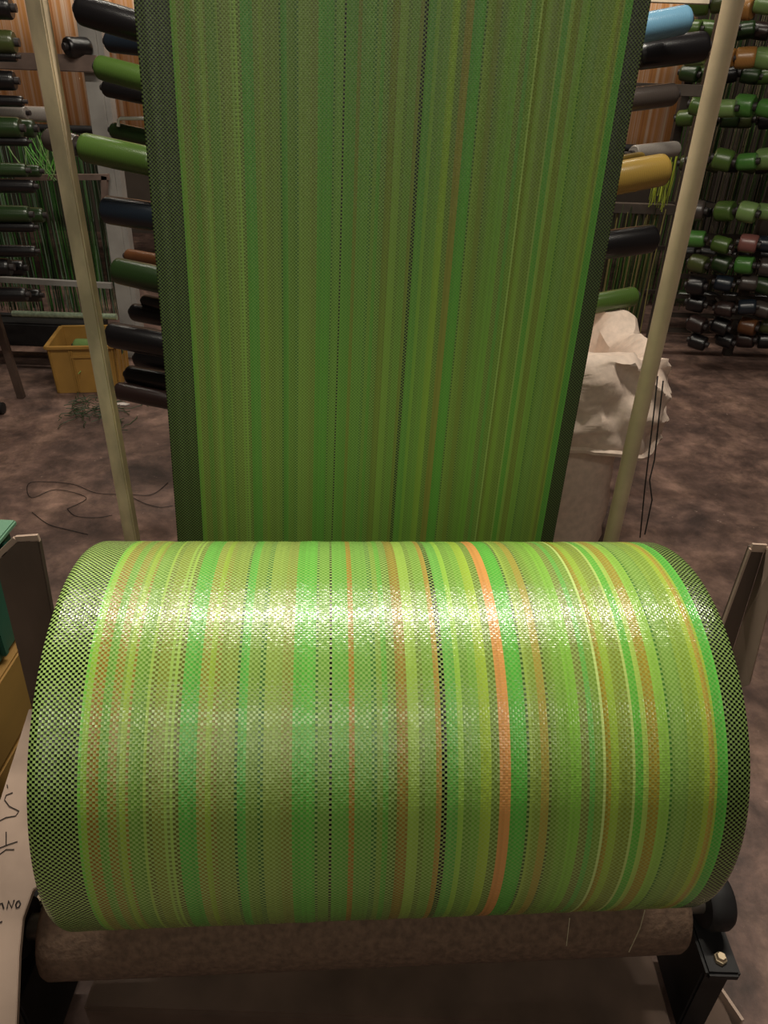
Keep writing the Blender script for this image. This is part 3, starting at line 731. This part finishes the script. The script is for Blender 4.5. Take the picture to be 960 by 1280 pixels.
for k, (dx, dz) in enumerate(((-.03, .02), (-.08, .01), (-.12, -.05), (-.14, -.14))):
    cuff.append(sack_ring(.61, 2.52, .33 + dx, .32 + dx, .80 + dz, .045, seed=2, zvar=.07))
cuff_o = skin(cuff, 'folded_cuff', sack, M_SACK)
hem = sack_ring(.61, 2.52, .31 + math.sin(.5) * .05 + .006, .31 + math.sin(.5) * .03 + .006, .512, .034, seed=2, zvar=.07)
MB().tube(hem + hem[:1], .012, 6, caps=False).build('hem', M_SACK, cuff_o, smooth=True)
skin([sack_ring(.56, 2.52, .25, .27, .60, .01), sack_ring(.56, 2.52, .15, .16, .66, .03), sack_ring(.56, 2.52, .02, .02, .68, .02)], 'contents_cover', sack, M_SACK)
M_BLACKSTR = plain('black_string', (14, 12, 12), .6, var=.1)
for k, pts in enumerate(([(822, 470), (818, 510), (812, 560), (806, 610), (800, 672)], [(829, 476), (824, 520), (818, 575), (812, 600), (815, 625), (806, 668)])):
    m = MB().tube([at(x, y, 2.12 - .02 * i) for i, (x, y) in enumerate(pts)], .0022, 6).build('string', M_BLACKSTR, cuff_o)

# ------------------------------------------------------------------ machine box at the left edge
M_TEAL = plain('teal_plastic_box', (36, 80, 66), .45, var=.15, scale=5)
M_WOOD = plain('yellow_brown_board', (134, 100, 48), .65, var=.3, scale=6, stretch=(1, .2, 1))
tb = empty('teal_crate', (-.88, 1.3, .6), 'teal plastic crate at the left edge beside the upright plate', 'crate')
x1 = -.705; z1 = .832; z0 = .62
m = MB().box((x1 - .16, .96, (z0 + z1) / 2), (.32, .40, z1 - z0)); tbody = m.build('body', M_TEAL, tb, bevel=.006)
m = MB()
MB().box((x1 - .155, .96, z1 + .006), (.335, .415, .012)).build('rim', plain('pale_teal_rim', (96, 134, 110), .4, var=.1), tb, bevel=.003)
for y in (.84, .93, 1.03, 1.12): MB().box((x1 + .004, y, (z0 + z1) / 2), (.01, .014, z1 - z0 - .02)).build('rib', M_TEAL, tbody, bevel=.002)
wb = empty('wooden_box', (-.88, 1.0, 0), 'yellow-brown wooden box carrying the teal crate at left', 'box')
for k in range(4):
    MB().box((x1 - .155, .96, .078 + k * .154), (.34, .44, .15)).build('plank', M_WOOD, wb, bevel=.004)

# ------------------------------------------------------------------ things on the floor
def floor_thread(pts, r=.0013, mat=M_BLACKSTR):
    P = [atz(x, y, .004) for x, y in pts]; Q = []
    for i in range(len(P) - 1):                                   # catmull-rom through the points
        p0, p1, p2, p3 = P[max(i - 1, 0)], P[i], P[i + 1], P[min(i + 2, len(P) - 1)]
        for k in range(6):
            t_ = k / 6; Q.append(.5 * ((2 * p1) + (p2 - p0) * t_ + (2 * p0 - 5 * p1 + 4 * p2 - p3) * t_ ** 2 + (3 * p1 - p0 - 3 * p2 + p3) * t_ ** 3))
    Q.append(P[-1]); return MB().tube(Q, r, 5).build('floor_thread', mat)
for pts, lab in (([(210, 603), (190, 618), (160, 618), (120, 616), (90, 605), (45, 602), (34, 608), (40, 622), (70, 612), (108, 622), (84, 636)], 'long looped dark thread on the floor left of the pole'),
                 ([(84, 636), (95, 645), (120, 647), (140, 644)], 'short dark thread on the floor near the left pole foot'),
                 ([(160, 618), (178, 628), (200, 634), (216, 632)], 'dark thread on the floor between left pole and sheet'),
                 ([(40, 640), (60, 655), (85, 662), (110, 668)], 'faint dark thread on the floor above the roll end')):
    tag(floor_thread(pts), lab, 'thread', 'dark threads on the floor')
rn = random.Random(21); m = MB(); cc = atz(122, 516, 0)
for k in range(42):
    a0_ = rn.uniform(0, 6.28); p0 = cc + Vector((rn.gauss(0, .075), rn.gauss(0, .06), .006 + rn.random() * .02)); pts = [p0]
    for q in range(6):
        a0_ += rn.uniform(-1.2, 1.2); pts.append(pts[-1] + Vector((math.cos(a0_) * .03, math.sin(a0_) * .03, rn.uniform(-.006, .006)))); pts[-1].z = max(.004, pts[-1].z)
    m.tube(pts, .0022, 4, caps=False)
o = m.build('thread_tangle', plain('dark_green_thread', (40, 56, 30), .6, var=.3)); tag(o, 'small dark green tangle of thread in front of the crate', 'thread tangle', kind='stuff')
c = atz(153, 506, 0)
o = MB().prism([c + Vector((-.03, -.012, .002)), c + Vector((.02, -.018, .002)), c + Vector((.04, .004, .002)), c + Vector((.0, .02, .002)), c + Vector((-.035, .008, .002))], (0, 0, .004)).build('paper_scrap', plain('white_scrap', (210, 200, 196), .7)); tag(o, 'white scrap lying on the floor before the yellow crate', 'scrap')
c = atz(0, 517, 0)
o = MB().lathe([(-.05, .012), (-.045, .03), (.045, .03), (.05, .012)], 16, M=Matrix.Translation(c + Vector((-.02, 0, .031)))).build('black_spool', M_DARKSTEEL, smooth=True); tag(o, 'small black spool on the floor at the left picture edge', 'spool')
